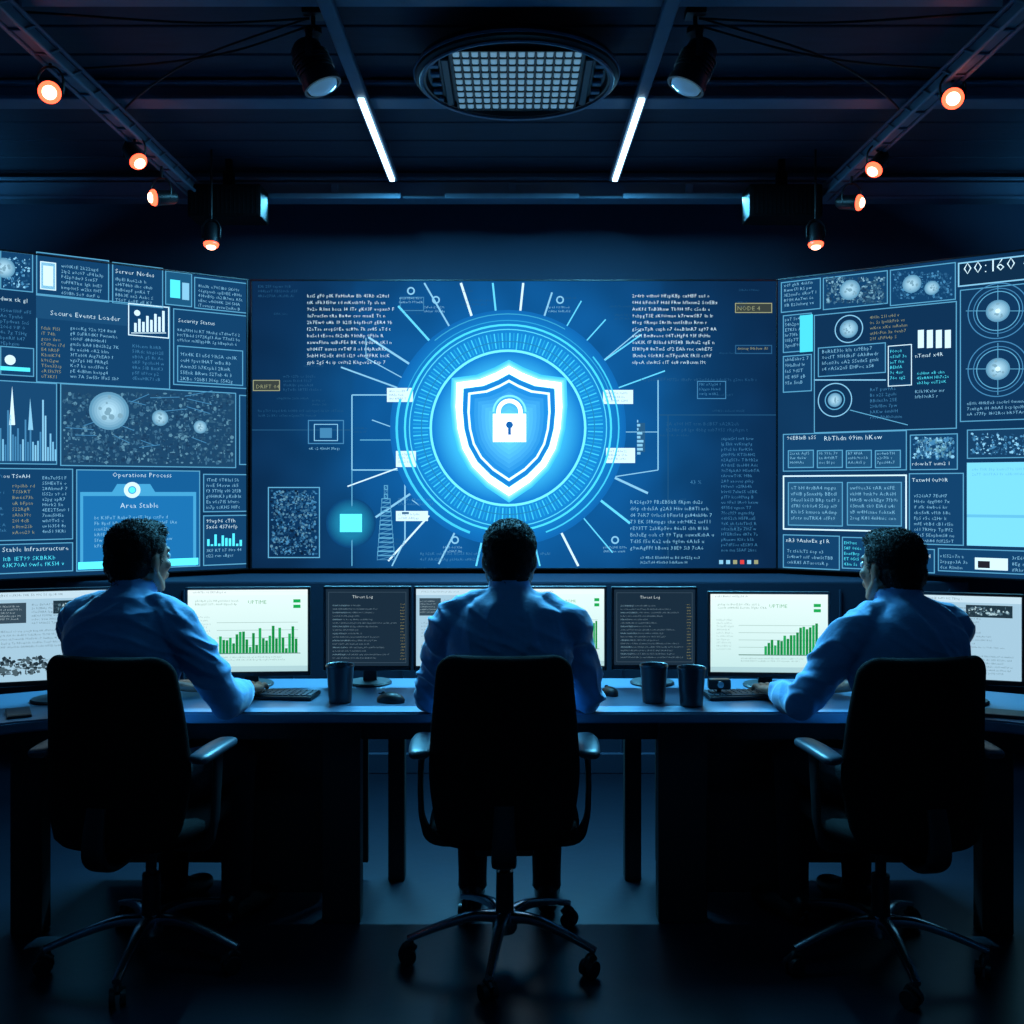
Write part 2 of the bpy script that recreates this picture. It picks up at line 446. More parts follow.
def moon(c,x,y,r,L=4):
    for i in range(7):
        c.ring(x,y,0,r*(1-i*.13),mixc(rgb(85,138,168),rgb(160,202,222),i/6),L=L+i*.1,seg=30)
    for _ in range(12):
        a=random.random()*6.28; q=random.random()*.75*r
        c.ring(x+math.cos(a)*q,y+math.sin(a)*q,0,r*random.uniform(.06,.16),rgb(110,150,170),L=L+1,seg=9)
L=mk_left(); side_bg(L,-1)
FR=rgb(78,148,184)
TILE=rgb(15,58,96)
def panel(c,x0,y0,x1,y1,fill=TILE,fr=FR,w=1.0): c.frame(x0,y0,x1,y1,fr,w,2,fill=fill)
panel(L,-60,250,-3,292); panel(L,0,252,33,291); L.speck(2,255,31,289,120,[MIDB,DIM,PALE],3); moon(L,4,268,10)
panel(L,36,256,109,299); panel(L,40,262,56,290,PALE,WHT); L.rect(43,266,53,286,WHT,3); L.block(61,264,106,296,4.3,PALE,1.6,.15)
panel(L,112,265,163,306); L.text(115,273,'Server Nodes',4.5,WHT,maxx=161); L.block(115,277,160,303,4.2,PALE,1.6,.3)
panel(L,165,272,192,306,rgb(24,78,114)); L.rect(170,280,180,298,CY,3); L.rect(182,283,189,300,PALE,3)
panel(L,194,280,247,311); L.block(198,284,244,309,4,PALE,1.55,.1)
L.block(0,296,34,304,5.5,WHT); L.block(0,308,32,345,4.4,MIDB,1.6); panel(L,0,347,34,376); L.ring(10,360,0,5,WHT,L=4,seg=16); L.rect(0,367,30,371,CY,3)
panel(L,36,300,170,386); L.rect(36,300,127,322,rgb(22,68,106),2.2); L.text(50,315,'Secure Events Loader',5,WHT,maxx=125)
L.block(41,326,66,382,4.3,YEL,1.6,.3); L.block(70,326,128,382,4.3,PALE,1.6,.35); L.block(132,344,166,382,4.3,MIDB,1.6,.2)
panel(L,128,305,169,337,rgb(14,56,95),WHT)
for i in range(8): L.rect(134+i*4,331-[8,12,9,15,11,17,14,20][i],136.5+i*4,332,WHT,3)
L.line(131,333,166,333,WHT,.8); L.ring(137,313,0,3,WHT,L=4,seg=12)
panel(L,173,312,247,387); L.text(178,322,'Security Status',4,WHT,maxx=245); L.block(177,328,243,345,4,PALE,1.6,.1)
panel(L,177,348,243,384,rgb(20,68,106)); L.block(180,352,240,381,4.6,PALE,1.7,.15)
panel(L,-60,296,-3,376)
panel(L,-60,380,57,464,rgb(20,64,102))
for i in range(46):
    x=-58+i*2.5; h=random.uniform(10,32)+ (30 if i in (26,27,33,40,41) else 0)
    L.rect(x,460-h,x+1.7,461,random.choice([PALE,MIDB,rgb(110,176,212)]),3)
L.poly([(9,425),(12,386),(15,425)],WHT,3); L.poly([(28,430),(30,398),(33,430)],PALE,3)
panel(L,60,388,236,467,rgb(24,62,94)); L.speck(62,391,234,465,1500,SPK,4)
for _ in range(16):
    x=random.uniform(65,200); y=random.uniform(395,455); L.line(x,y,x+random.uniform(10,30),y+random.uniform(-8,8),MIDB,.7,3.4)
moon(L,109,411,19); moon(L,160,418,8); moon(L,200,427,6.5)
panel(L,239,395,247,465)
panel(L,-60,468,73,541); L.block(3,474,36,480,5,WHT); L.block(12,484,36,538,4.4,YEL,1.7,.2); L.block(42,476,70,538,4.3,PALE,1.6,.2); L.block(-55,474,8,538,4.2,MIDB,1.7,.2)
panel(L,76,470,200,569,rgb(18,84,136)); L.text(112,477,'Operations Process',4.8,WHT,maxx=190)
L.poly([(80,492),(112,492),(117,484),(150,484),(155,492),(196,492),(196,566),(80,566)],rgb(62,150,196),3)
L.poly([(83,496),(193,496),(193,562),(83,562)],rgb(24,104,162),3.3)
panel(L,88,512,190,556,rgb(17,76,130),rgb(110,188,222)); L.block(94,516,184,552,4.5,PALE,1.6,.2,L=5); L.ring(132,490,4,8,WHT,L=5,seg=24); L.ring(132,490,0,3,CY,L=5,seg=12)
L.rect(78,560,198,567,sc(CY,1.3),4.5); L.text(120,508,'Area Stable',5.2,WHT,5,maxx=186)
panel(L,203,474,247,512); L.block(206,478,244,509,4.4,PALE,1.6,.2)
panel(L,203,515,247,565); L.block(206,519,244,530,5,WHT,1.5,.2)
for i in range(10): L.rect(207+i*3.6,545-random.random()*12,209.4+i*3.6,546,CY,3)
L.block(206,549,244,562,4,PALE)
panel(L,-60,544,73,574); L.text(2,552,'Stable Infrastructure Shield',4.8,WHT,maxx=71); L.block(2,557,70,572,5.4,CY,1.5,.2); L.block(-55,557,0,572,5,PALE)
panel(L,-80,468,-63,574); panel(L,-90,250,-64,464)

R=mk_right(); side_bg(R,1)
panel(R,781,280,821,311); R.block(784,284,818,308,4,PALE,1.6,.2)
panel(R,823,274,888,307); R.speck(825,276,886,305,500,SPK+[rgb(110,158,182)],3.4); moon(R,850,290,10)
panel(R,890,266,956,303); R.speck(892,270,953,300,300,[MIDB,DIM,DKL],3); moon(R,912,284,9); moon(R,932,288,7)
panel(R,958,256,1075,281,rgb(12,40,66),PALE,1.4); R.text(963,275,'00:160 47 12',12.5,WHT)
panel(R,783,314,812,352); R.block(785,318,810,349,4.2,PALE,1.6,.2)
R.rect(800,315,813,352,sc(CY,.8),3.6)
panel(R,814,308,957,431,rgb(12,44,76)); panel(R,818,345,886,375); R.block(822,350,884,372,4.6,PALE,1.6,.2)
moon(R,849,329,9); R.ring(849,329,13,14,PALE,L=4); R.block(870,316,910,341,4,YEL,1.7,.3)
R.ring(835,400,16,17,PALE,L=4); R.ring(835,400,9,10,LINE,L=4); moon(R,835,400,7); 
panel(R,783,355,812,392); R.block(785,358,810,390,4.4,PALE)
for i in range(4): R.rect(918+i*9,330,924+i*9,348,WHT,3)
R.block(915,354,952,362,5,WHT); R.block(917,372,952,386,3.8,CY,1.6); R.block(870,388,905,424,4.2,MIDB); R.block(915,390,952,402,4.2,PALE,1.6,.4)
panel(R,888,345,912,386,rgb(14,56,92),WHT,.8); R.block(890,350,910,383,4,CY)
R.line(814,380,886,380,PALE,1.2); R.line(850,410,908,425,LINE,.8)
panel(R,960,284,1075,420,rgb(13,48,82))
for cy in (311,369):
    R.ring(998,cy,27,28,MIDB,L=4); R.ring(998,cy,19,19.8,LINE,L=4); moon(R,998,cy,11); R.ring(998,cy,22,22.8,MIDB,L=4); R.line(966,cy,1030,cy,LINE,.6,3); R.line(998,cy-26,998,cy+26,LINE,.6,3); R.ring(998,cy,0,2.5,WHT,L=7,seg=10)
R.block(1030,290,1070,400,4.2,MIDB,1.6); R.block(967,402,1060,418,4,PALE)
panel(R,783,432,907,471); R.block(787,436,820,446,5,WHT); R.block(824,436,903,446,6,WHT)
for i in range(4):
    x=788+i*29; panel(R,x,450,x+26,468,rgb(28,76,112)); R.block(x+2,452,x+24,466,3.6,PALE,1.6)
panel(R,783,475,907,531,rgb(20,62,98),WHT,1.4)
for i in range(2):
    panel(R,788+i*59,482,843+i*59,526,rgb(32,80,116)); R.block(791+i*59,486,840+i*59,523,4.5,PALE,1.7,.05)
R.frame(910,434,958,470,FR,1,2.9,fill=TILE); R.speck(912,436,956,460,260,[rgb(80,130,150),PALE,DIM,MIDB],4,L=3.2)
R.block(912,462,956,469,4.5,WHT,L=5)
panel(R,967,428,1075,458,rgb(18,56,90)); R.speck(970,432,1040,456,220,[MIDB,DIM,PALE],3); 
R.rect(967,462,1075,547,rgb(112,200,232),2.5); R.block(972,468,1070,478,3.5,rgb(85,162,196),1.8); R.rect(967,515,1075,518,rgb(92,176,212),3)
panel(R,909,473,964,545); R.block(912,478,961,488,5,WHT); R.block(914,494,960,542,4.2,PALE,1.7,.3)
panel(R,783,535,840,569); R.block(786,538,838,544,5,WHT); R.block(787,549,836,567,4.2,PALE)
panel(R,842,537,866,569); R.block(844,541,864,567,4,CY)
panel(R,868,548,935,572); R.block(871,552,932,558,5,WHT); R.block(871,561,932,571,4.5,MIDB)
panel(R,938,550,1075,574); R.rect(975,558,1008,570,WHT,3); R.block(940,554,972,572,4.2,PALE); R.rect(978,561,990,568,rgb(30,30,40),4); R.block(1012,556,1070,572,4.5,PALE)
def side_root(sign,canvas):
    e=empty('video_wall_screen',(sign*1.462+(0.0),SCRY,ZM))
    yaw=math.atan2(ay,ax)
    e.rotation_euler=(0,0, yaw if sign<0 else -yaw)
    canvas.build('picture',M_wallscreen,e)
    a,b=(-LEN,0) if sign<0 else (0,LEN)
    screen_shell(e,a+.0,b,ZB-ZM,ZT-ZM)
side_root(-1,L); side_root(1,R)

# ------------------------------------------------------------------ desk
DZ=.72
front=[(-2.25,2.45),(-1.95,2.68),(-1.7,2.88),(-1.5,3.02),(-1.3,3.11),(-1.05,3.15),(0,3.15)]
back=[(-2.62,2.95),(-2.2,3.18),(-1.85,3.38),(-1.55,3.54),(-1.3,3.65),(-1.05,3.71),(0,3.73)]
bm=bmesh.new()
fr=front+[(-x,y) for x,y in front[-2::-1]]; bk=back+[(-x,y) for x,y in back[-2::-1]]
def slab(z0,z1,fr,bk):
    f=[bm.verts.new((x,y,z1)) for x,y in fr]; b=[bm.verts.new((x,y,z1)) for x,y in bk]
    f2=[bm.verts.new((x,y,z0)) for x,y in fr]; b2=[bm.verts.new((x,y,z0)) for x,y in bk]
    n=len(f)
    for i in range(n-1):
        bm.faces.new((f[i],f[i+1],b[i+1],b[i])); bm.faces.new((f2[i],b2[i],b2[i+1],f2[i+1]))
        bm.faces.new((f[i],f2[i],f2[i+1],f[i+1])); bm.faces.new((b[i],b[i+1],b2[i+1],b2[i]))
    bm.faces.new((f[0],b[0],b2[0],f2[0])); bm.faces.new((f[-1],f2[-1],b2[-1],b[-1]))
slab(DZ-.036,DZ,fr,bk)
bmesh.ops.recalc_face_normals(bm,faces=bm.faces)
es=[e for e in bm.edges if len(e.link_faces)==2 and e.calc_face_angle(0)>.9]
bmesh.ops.bevel(bm,geom=es,offset=.006,segments=2,affect='EDGES')
desk=empty('control_room_desk')
obj_from_bm('top',bm,M_desk,desk,smooth=False)
bm=bmesh.new()
fr2=[(x,y+.16) for x,y in fr]; bk2=[(x,y+.19) for x,y in fr]
slab(DZ-.125,DZ-.036,fr2,bk2)
obj_from_bm('fascia',bm,M_deskdark,desk,smooth=False)
bm=bmesh.new()
for x,y,w,d in ((-.56,3.31,.125,.07),(.56,3.31,.16,.07),(-1.55,3.22,.1,.07),(1.55,3.22,.1,.07),(-.42,3.66,.06,.06),(.44,3.66,.06,.06),(-2.2,2.75,.08,.07),(2.2,2.75,.08,.07)):
    add_box(bm,(x,y,(DZ-.036)/2),(w,d,DZ-.036),.004,1)
for sg in (-1,1):
    add_box(bm,(sg*1.0,3.66,.37),(.95,.025,.62),.003,1)
    add_box(bm,(sg*.5,3.5,.635),(.05,.35,.06),.003,1)
    add_box(bm,(sg*.80,3.55,.33),(.3,.2,.6),.006,1)
obj_from_bm('frame_and_legs',bm,M_deskdark,desk,smooth=False)

# ------------------------------------------------------------------ monitors
def monitor(x,y,yaw,w,h,kind,seed,ztop=1.07):
    random.seed(seed)
    e=empty('computer_monitor',(x,y,0),yaw)
    zc=ztop-h/2
    bm=bmesh.new()
    add_box(bm,(0,.014,zc),(w,.024,h),.004,2)
    add_box(bm,(0,.036,zc),(w*.6,.03,h*.6),.012,2)
    t=.008
    add_box(bm,(0,-.001,zc+h/2-t/2),(w,.01,t),.002,1); add_box(bm,(0,-.001,zc-h/2+.008),(w,.01,.016),.002,1)
    for s in (-1,1): add_box(bm,(s*(w/2-t/2),-.001,zc),(t,.01,h),.002,1)
    obj_from_bm('housing',bm,M_bezel,e,smooth=False)
    bm=bmesh.new()
    add_box(bm,(0,.07,(DZ+zc)/2+.005),(.05,.016,zc-DZ),.004,2)
    add_box(bm,(0,.06,zc),(.06,.03,.06),.004,2)
    add_lathe(bm,[(.0,DZ),(.078,DZ),(.08,DZ+.005),(.075,DZ+.01),(.0,DZ+.012)],(0,.06,0),32)
    obj_from_bm('stand',bm,M_plastic,e)
    W,H=w-.018,h-.026; cz=zc+.004
    c=Canvas(lambda X,Y:((X-50)/100*W, cz+H*(.5-Y/75)), lambda X:W/100, eps=.0003)
    if kind=='chart':
        c.grad(0,0,100,75,10,8,lambda X,Y: mixc(rgb(218,240,238),rgb(186,220,220),Y/75),0)
        c.rect(0,0,100,5,rgb(222,238,238),1); c.block(4,1.3,40,4,2.2,rgb(110,130,140))
        c.block(6,9,52,16,2.4,rgb(90,130,120),1.7); c.text(50,13,'UPTIME',3.2,rgb(20,150,80)); c.rect(88,9,94,12,rgb(20,160,80),1); c.rect(88,14,94,17,rgb(20,160,80),1)
        n=24 if seed%2 else 17
        for i in range(5): c.line(24,58-i*7,92,58-i*7,rgb(150,180,175),.4,1)
        for i in range(n):
            hh=(8+22*i/n+random.uniform(-3,4)) if not seed%2 else random.uniform(4,28)*(0.6+.5*i/n)
            x0=26+66*i/n if seed%2 else 46+46*i/n
            ww=(66 if seed%2 else 46)/n*.82
            c.rect(x0,58-hh,x0+ww,58,rgb(10,132,62) if i%3 else rgb(28,158,86),2)
        c.line(24,58.4,94,58.4,rgb(60,110,100),.6,2)
        c.block(26,61,92,66,1.8,rgb(110,140,140),1.7); c.block(5,24,20,54,2,rgb(130,160,158),2)
        c.rect(0,70,100,75,rgb(165,200,205),1)
    elif kind=='code':
        c.grad(0,0,100,75,6,5,lambda X,Y: rgb(24,42,58),0)
        c.text(32,9,'Threat Log',3.6,rgb(200,215,220)); 
        c.block(8,15,88,70,2.3,rgb(110,135,150),1.9,.6); c.block(8,15,30,70,2.3,rgb(100,140,160),3.8,.6); c.frame(3,3,97,72,rgb(60,80,95),.5)
        c.block(90,14,97,70,2,rgb(150,145,90),1.9)
    else:
        c.grad(0,0,100,75,8,6,lambda X,Y: rgb(155,190,210),0)
        c.rect(0,0,100,6,rgb(185,212,226),1); c.block(6,1.5,60,5,2.6,rgb(80,100,115))
        c.rect(4,9,30,26,rgb(50,70,84),1); c.block(5,11,28,25,2,rgb(170,190,200),1.7)
        c.block(34,10,66,30,2.2,rgb(70,90,105),1.8); c.rect(50,8,92,19,rgb(30,50,62),1.5); c.speck(51,8.5,90,18,60,[rgb(160,190,200),rgb(80,110,125)],3)
        c.block(6,32,90,50,2.2,rgb(80,100,115),1.9,.4); c.speck(5,53,48,71,160,[rgb(30,45,55),rgb(70,90,100)],4); c.block(54,53,94,71,2.3,rgb(60,85,100),1.7)
    c.build('display',M_display,e)
    return e
monitor(-.932,3.53,.06,.435,.315,'chart',1,1.077)
monitor(-.515,3.56,0,.312,.30,'code',2,1.077)
monitor(-.195,3.56,0,.31,.30,'doc',3,1.077)
monitor(.182,3.56,0,.31,.30,'chart',4,1.077)
monitor(.507,3.56,0,.305,.295,'code',5,1.075)
monitor(.902,3.51,-.05,.425,.30,'chart',6,1.063)
monitor(-1.50,3.27,.30,.42,.315,'doc',7,1.098)
monitor(1.475,3.25,-.30,.345,.295,'doc',8,1.085)

# ------------------------------------------------------------------ desk items
def keyboard(x,y,yaw,w=.30):
    e=empty('keyboard',(x,y,DZ),yaw)
    bm=bmesh.new(); add_box(bm,(0,0,.008),(w,.115,.012),.003,2); add_box(bm,(0,.045,.004),(w*.8,.015,.008),.001,1)
    obj_from_bm('case',bm,M_plastic,e,smooth=False)
    bm=bmesh.new(); nx=int(w/.0195)
    for j in range(5):
        for i in range(nx):
            if j==0 and 3<i<nx-5:
                if i==4: add_box(bm,((4+nx-6)/2*w/nx-w/2+w/nx*.5,-.04,.0155),((nx-9)*w/nx,.015,.005),.0012,1)
                continue
            add_box(bm,(-w/2+(i+.5)*w/nx,-.04+j*.02,.0155),(w/nx*.82,.0155,.005),.0012,1)
    obj_from_bm('keys',bm,M_key,e,smooth=False)
keyboard(-.80,3.385,-.1,.28); keyboard(.80,3.385,.1,.30); keyboard(0,3.42,0,.32)
def mouse(x,y,yaw,big=1):
    bm=bmesh.new(); add_ell(bm,(0,0,.006),(.031*big,.052*big,.028*big),sub=3)
    bmesh.ops.bisect_plane(bm,geom=bm.verts[:]+bm.edges[:]+bm.faces[:],plane_co=(0,0,0),plane_no=(0,0,1),clear_inner=True)
    es=[ed for ed in bm.edges if ed.is_boundary]; bmesh.ops.edgeloop_fill(bm,edges=es)
    add_cyl(bm,(-.003,.028*big,.030*big),(.003,.028*big,.030*big),.006,seg=14)
    add_box(bm,(0,.03*big,.0305*big-.002),(.0012,.03,.004))
    o=obj_from_bm('computer_mouse',bm,M_plastic); o.location=(x,y,DZ); o.rotation_euler=(0,0,yaw); return o
mouse(-.40,3.30,1.3,.95); mouse(.335,3.42,.4,.8); mouse(1.0,3.30,.6,.8)
def mug(x,y,s=1):
    e=empty('coffee_tumbler',(x,y,DZ)); bm=bmesh.new()
    add_lathe(bm,[(0.0,0),(.034,0),(.037,.003),(.040,.05),(.0445,.112),(.047,.118),(.0475,.122),(.046,.126),(.043,.124),(.0405,.112),(.037,.05),(.034,.012),(0.0,.011)],seg=40)
    bmesh.ops.scale(bm,vec=(s,s,s),verts=bm.verts); obj_from_bm('cup',bm,M_mug,e)
    bm=bmesh.new(); add_lathe(bm,[(0,.092),(.039,.092),(.039,.094),(0,.094)],seg=32)
    bmesh.ops.scale(bm,vec=(s,s,s),verts=bm.verts); obj_from_bm('coffee',bm,M_coffee,e)
mug(-.567,3.30); mug(.468,3.30); mug(.583,3.25)
e=empty('desk_webcam',(.70,3.38,DZ)); bm=bmesh.new()
add_box(bm,(0,0,.006),(.07,.05,.012),.004,2); add_cyl(bm,(0,0,.01),(0,0,.03),.008); add_box(bm,(0,0,.045),(.075,.035,.035),.008,3)
obj_from_bm('body',bm,M_plastic,e,smooth=False)
bm=bmesh.new(); add_cyl(bm,(0,-.017,.046),(0,-.026,.046),.012,.011); obj_from_bm('lens',bm,M_chrome,e)
bm=bmesh.new(); add_box(bm,(-1.54,3.12,DZ+.005),(.07,.13,.009),.003,2,Matrix.Rotation(.5,3,'Z')); add_box(bm,(-1.54,3.12,DZ+.0098),(.062,.118,.001),0,1,Matrix.Rotation(.5,3,'Z'),mi=1)
obj_from_bm('smartphone',bm,[M_plastic,M_bezel],smooth=False)
bm=bmesh.new(); add_box(bm,(1.53,3.10,DZ+.006),(.12,.09,.011),.003,2,Matrix.Rotation(-.4,3,'Z')); obj_from_bm('notebook',bm,M_plastic,smooth=False)

# ------------------------------------------------------------------ chairs
def chair(x,y,yaw,baserot=0):
    e=empty('office_chair',(x,y,0),yaw)
    bo=V((0,.05,0))
    bm=bmesh.new()
    add_lathe(bm,[(0,.075),(.032,.075),(.038,.085),(.038,.125),(.03,.14),(0,.14)],bo,seg=28)
    cast=[]
    for i in range(5):
        a=baserot+i*2*math.pi/5; d=V((math.cos(a),math.sin(a),0))
        add_tube(bm,[bo+d*.02+V((0,0,.122)),bo+d*.10+V((0,0,.128)),bo+d*.20+V((0,0,.105)),bo+d*.295+V((0,0,.074))],[(.022,.018),(.018,.014),(.014,.011),(.012,.009)],12,5,up=(0,0,1),n=3)
        cast.append(bo+d*.285)
    obj_from_bm('star_base',bm,M_chrome,e)
    bm=bmesh.new()
    for i,c in enumerate(cast):
        a=i*1.9+.5; ax_=V((math.cos(a),math.sin(a),0)); tr=V((-ax_.y,ax_.x,0))*.012
        add_cyl(bm,c+V((0,0,.045)),c+V((0,0,.07)),.008,seg=12)
        for s in (-1,1):
            q=c+tr+V((0,0,.026)); add_cyl(bm,q+ax_*s*.006,q+ax_*s*.022,.026,.024,seg=24)
        add_tube(bm,[c+tr*2.6+V((0,0,.035)),c+tr+V((0,0,.058)),c-tr*1.2+V((0,0,.045))],[.008,.012,.008],10,4)
    obj_from_bm('casters',bm,M_plastic,e)
    bm=bmesh.new()
    add_cyl(bm,bo+V((0,0,.13)),bo+V((0,0,.26)),.028,.026); add_cyl(bm,bo+V((0,0,.25)),bo+V((0,0,.37)),.016,mi=0)
    obj_from_bm('gas_lift',bm,M_plastic,e)
    bm=bmesh.new()
    add_box(bm,(0,.02,.375),(.17,.24,.04),.012,3)
    add_cyl(bm,(.08,.03,.375),(.2,.03,.37),.005,.007,12)
    add_tube(bm,[(0,-.08,.375),(0,-.2,.37),(0,-.262,.41),(0,-.265,.48),(0,-.25,.55)],[(.035,.012),(.035,.012),(.035,.011),(.032,.01),(.028,.008)],14,6,n=3)
    obj_from_bm('mechanism',bm,M_plastic,e)
    bm=bmesh.new()
    prof=[(.0,.396),(.80,.398),(.93,.405),(.99,.422),(1.0,.435),(.96,.450),(.85,.458),(.5,.457),(0,.455)]
    seg=48; rings=[]
    for k,z in prof:
        ring=[]
        for i in range(seg):
            a=2*math.pi*i/seg; ca,sa=math.cos(a),math.sin(a)
            X=.222*k*math.copysign(abs(ca)**.55,ca); Y=.235*k*math.copysign(abs(sa)**.55,sa)+.03
            zz=z-(max(0,Y-.16)**2)*2.2+(X/.222)**2*.008*k
            ring.append(bm.verts.new((X,Y,zz)))
        rings.append(ring)
    for i in range(len(rings)-1):
        for k in range(seg): 
            bm.faces.new((rings[i][k],rings[i][(k+1)%seg],rings[i+1][(k+1)%seg],rings[i+1][k]))
    bmesh.ops.remove_doubles(bm,verts=bm.verts,dist=.0005)
    obj_from_bm('seat',bm,M_chairfab,e,angle=70)
    bm=bmesh.new(); rings=[]; nz=44; z0,z1=.42,.96
    for j in range(nz+1):
        t=j/nz
        tt=.5-.5*math.cos(math.pi*t)
        z=z0+(z1-z0)*tt
        hw=.186+.031*math.sin(min(1,tt/.4)*math.pi/2)
        if tt>.35: hw-= .030*((tt-.35)/.65)**1.4
        ztop=max(0,(tt-.90)/.10); zbot=max(0,(.10-tt)/.10)
        hw-= .052*(1-math.sqrt(max(0,1-ztop**2)))+.05*(1-math.sqrt(max(0,1-zbot**2)))
        th=.032*max(.12,(1-max(ztop,zbot)**3.5)**.5)
        ring=[]
        for k in range(44):
            a=2*math.pi*k/44; ca,sa=math.cos(a),math.sin(a)
            X=hw*math.copysign(abs(ca)**.8,ca); Yd=th*math.copysign(abs(sa)**.75,sa)
            Yc=-.205-.030*tt+.055*(X/.2)**2+.02*math.sin(math.pi*tt)
            ring.append(bm.verts.new((X,Yc+Yd,z)))
        rings.append(ring)
    for i in range(nz):
        for k in range(44): bm.faces.new((rings[i][k],rings[i][(k+1)%44],rings[i+1][(k+1)%44],rings[i+1][k]))
    bm.faces.new(rings[0][::-1]); bm.faces.new(rings[-1])
    obj_from_bm('backrest',bm,M_chairfab,e,angle=60)
    for s in (-1,1):
        bm=bmesh.new()
        add_tube(bm,[(s*.243,-.155,.662),(s*.244,-.14,.665),(s*.246,-.04,.67),(s*.243,.05,.667),(s*.238,.07,.662)],[(.016,.008),(.030,.014),(.034,.015),(.030,.014),(.014,.008)],20,5,up=(0,0,1),n=2.8)
        obj_from_bm('arm_pad',bm,M_armpad,e)
        bm=bmesh.new()
        add_tube(bm,[(s*.243,-.02,.655),(s*.248,-.03,.60),(s*.248,-.04,.52),(s*.240,-.04,.44),(s*.20,-.03,.385),(s*.06,-.01,.378)],[(.012,.026),(.009,.024),(.009,.022),(.010,.022),(.022,.008),(.022,.008)],14,6,n=2.6)
        obj_from_bm('arm_support',bm,M_plastic,e)
    return e
chair(-.022,3.00,0,math.radians(-98))
chair(-1.10,2.98,-.14,math.radians(-80))
chair(1.12,2.97,.14,math.radians(-100))

# ------------------------------------------------------------------ people
def remesh(bm, voxel, smooth_it):
    me=bpy.data.meshes.new('tmp'); bm.to_mesh(me)
    o=bpy.data.objects.new('tmp',me); scene.collection.objects.link(o)
    md=o.modifiers.new('r','REMESH'); md.mode='VOXEL'; md.voxel_size=voxel; md.adaptivity=0
    sm=o.modifiers.new('s','SMOOTH'); sm.factor=.5; sm.iterations=smooth_it
    dg=bpy.context.evaluated_depsgraph_get()
    out=bpy.data.meshes.new_from_object(o.evaluated_get(dg))
    bpy.data.objects.remove(o); bpy.data.meshes.remove(me)
    return out
def make_hand(root,wrist,direction,side,name):
    D=V(direction).normalized(); U=V((0,0,1)); S=D.cross(U).normalized()
    U=S.cross(D).normalized()
    th=-side
    def P(a,b,c): return wrist+D*a+S*b+U*c
    bm=bmesh.new()
    add_tube(bm,[P(-.05,0,.004),P(-.01,0,.002),P(.02,th*.002,0),P(.06,0,-.002),P(.09,0,-.004),P(.10,0,-.006)],[(.027,.021),(.027,.019),(.034,.017),(.041,.015),(.041,.013),(.034,.009)],20,4,up=U,n=2.6)
    for i,(off,ln,fa) in enumerate(((th*.032,.070,th*.10),(th*.0105,.080,th*.03),(-th*.0105,.074,-th*.04),(-th*.031,.058,-th*.13))):
        o=.088-.004*(i==3)-.002*(i==0)
        pts=[]; a=o-.02; b=off; c=-.003
        pts.append(P(a,b,c)); 
        pts.append(P(o,off,.0))
        x,z=o,0.0; ang=[.12,-.38,-.75]
        for k,fr_ in enumerate((.45,.32,.25)):
            x+=ln*fr_*math.cos(ang[k]); z+=ln*fr_*math.sin(ang[k])
            pts.append(P(x,off+math.tan(fa)*(x-o),z))
        add_tube(bm,pts,[.0085,.0098,.0088,.0080,.0062],12,4,up=S)
    add_tube(bm,[P(.012,th*.02,-.004),P(.04,th*.042,-.008),P(.068,th*.055,-.012),P(.092,th*.058,-.016)],[.013,.013,.0105,.0075],12,4)
    me=remesh(bm,.0028,2); bm.free()
    me.name=name; me.materials.append(M_skin)
    for p in me.polygons: p.use_smooth=True
    o=bpy.data.objects.new(name,me); scene.collection.objects.link(o); o.parent=root
    return o
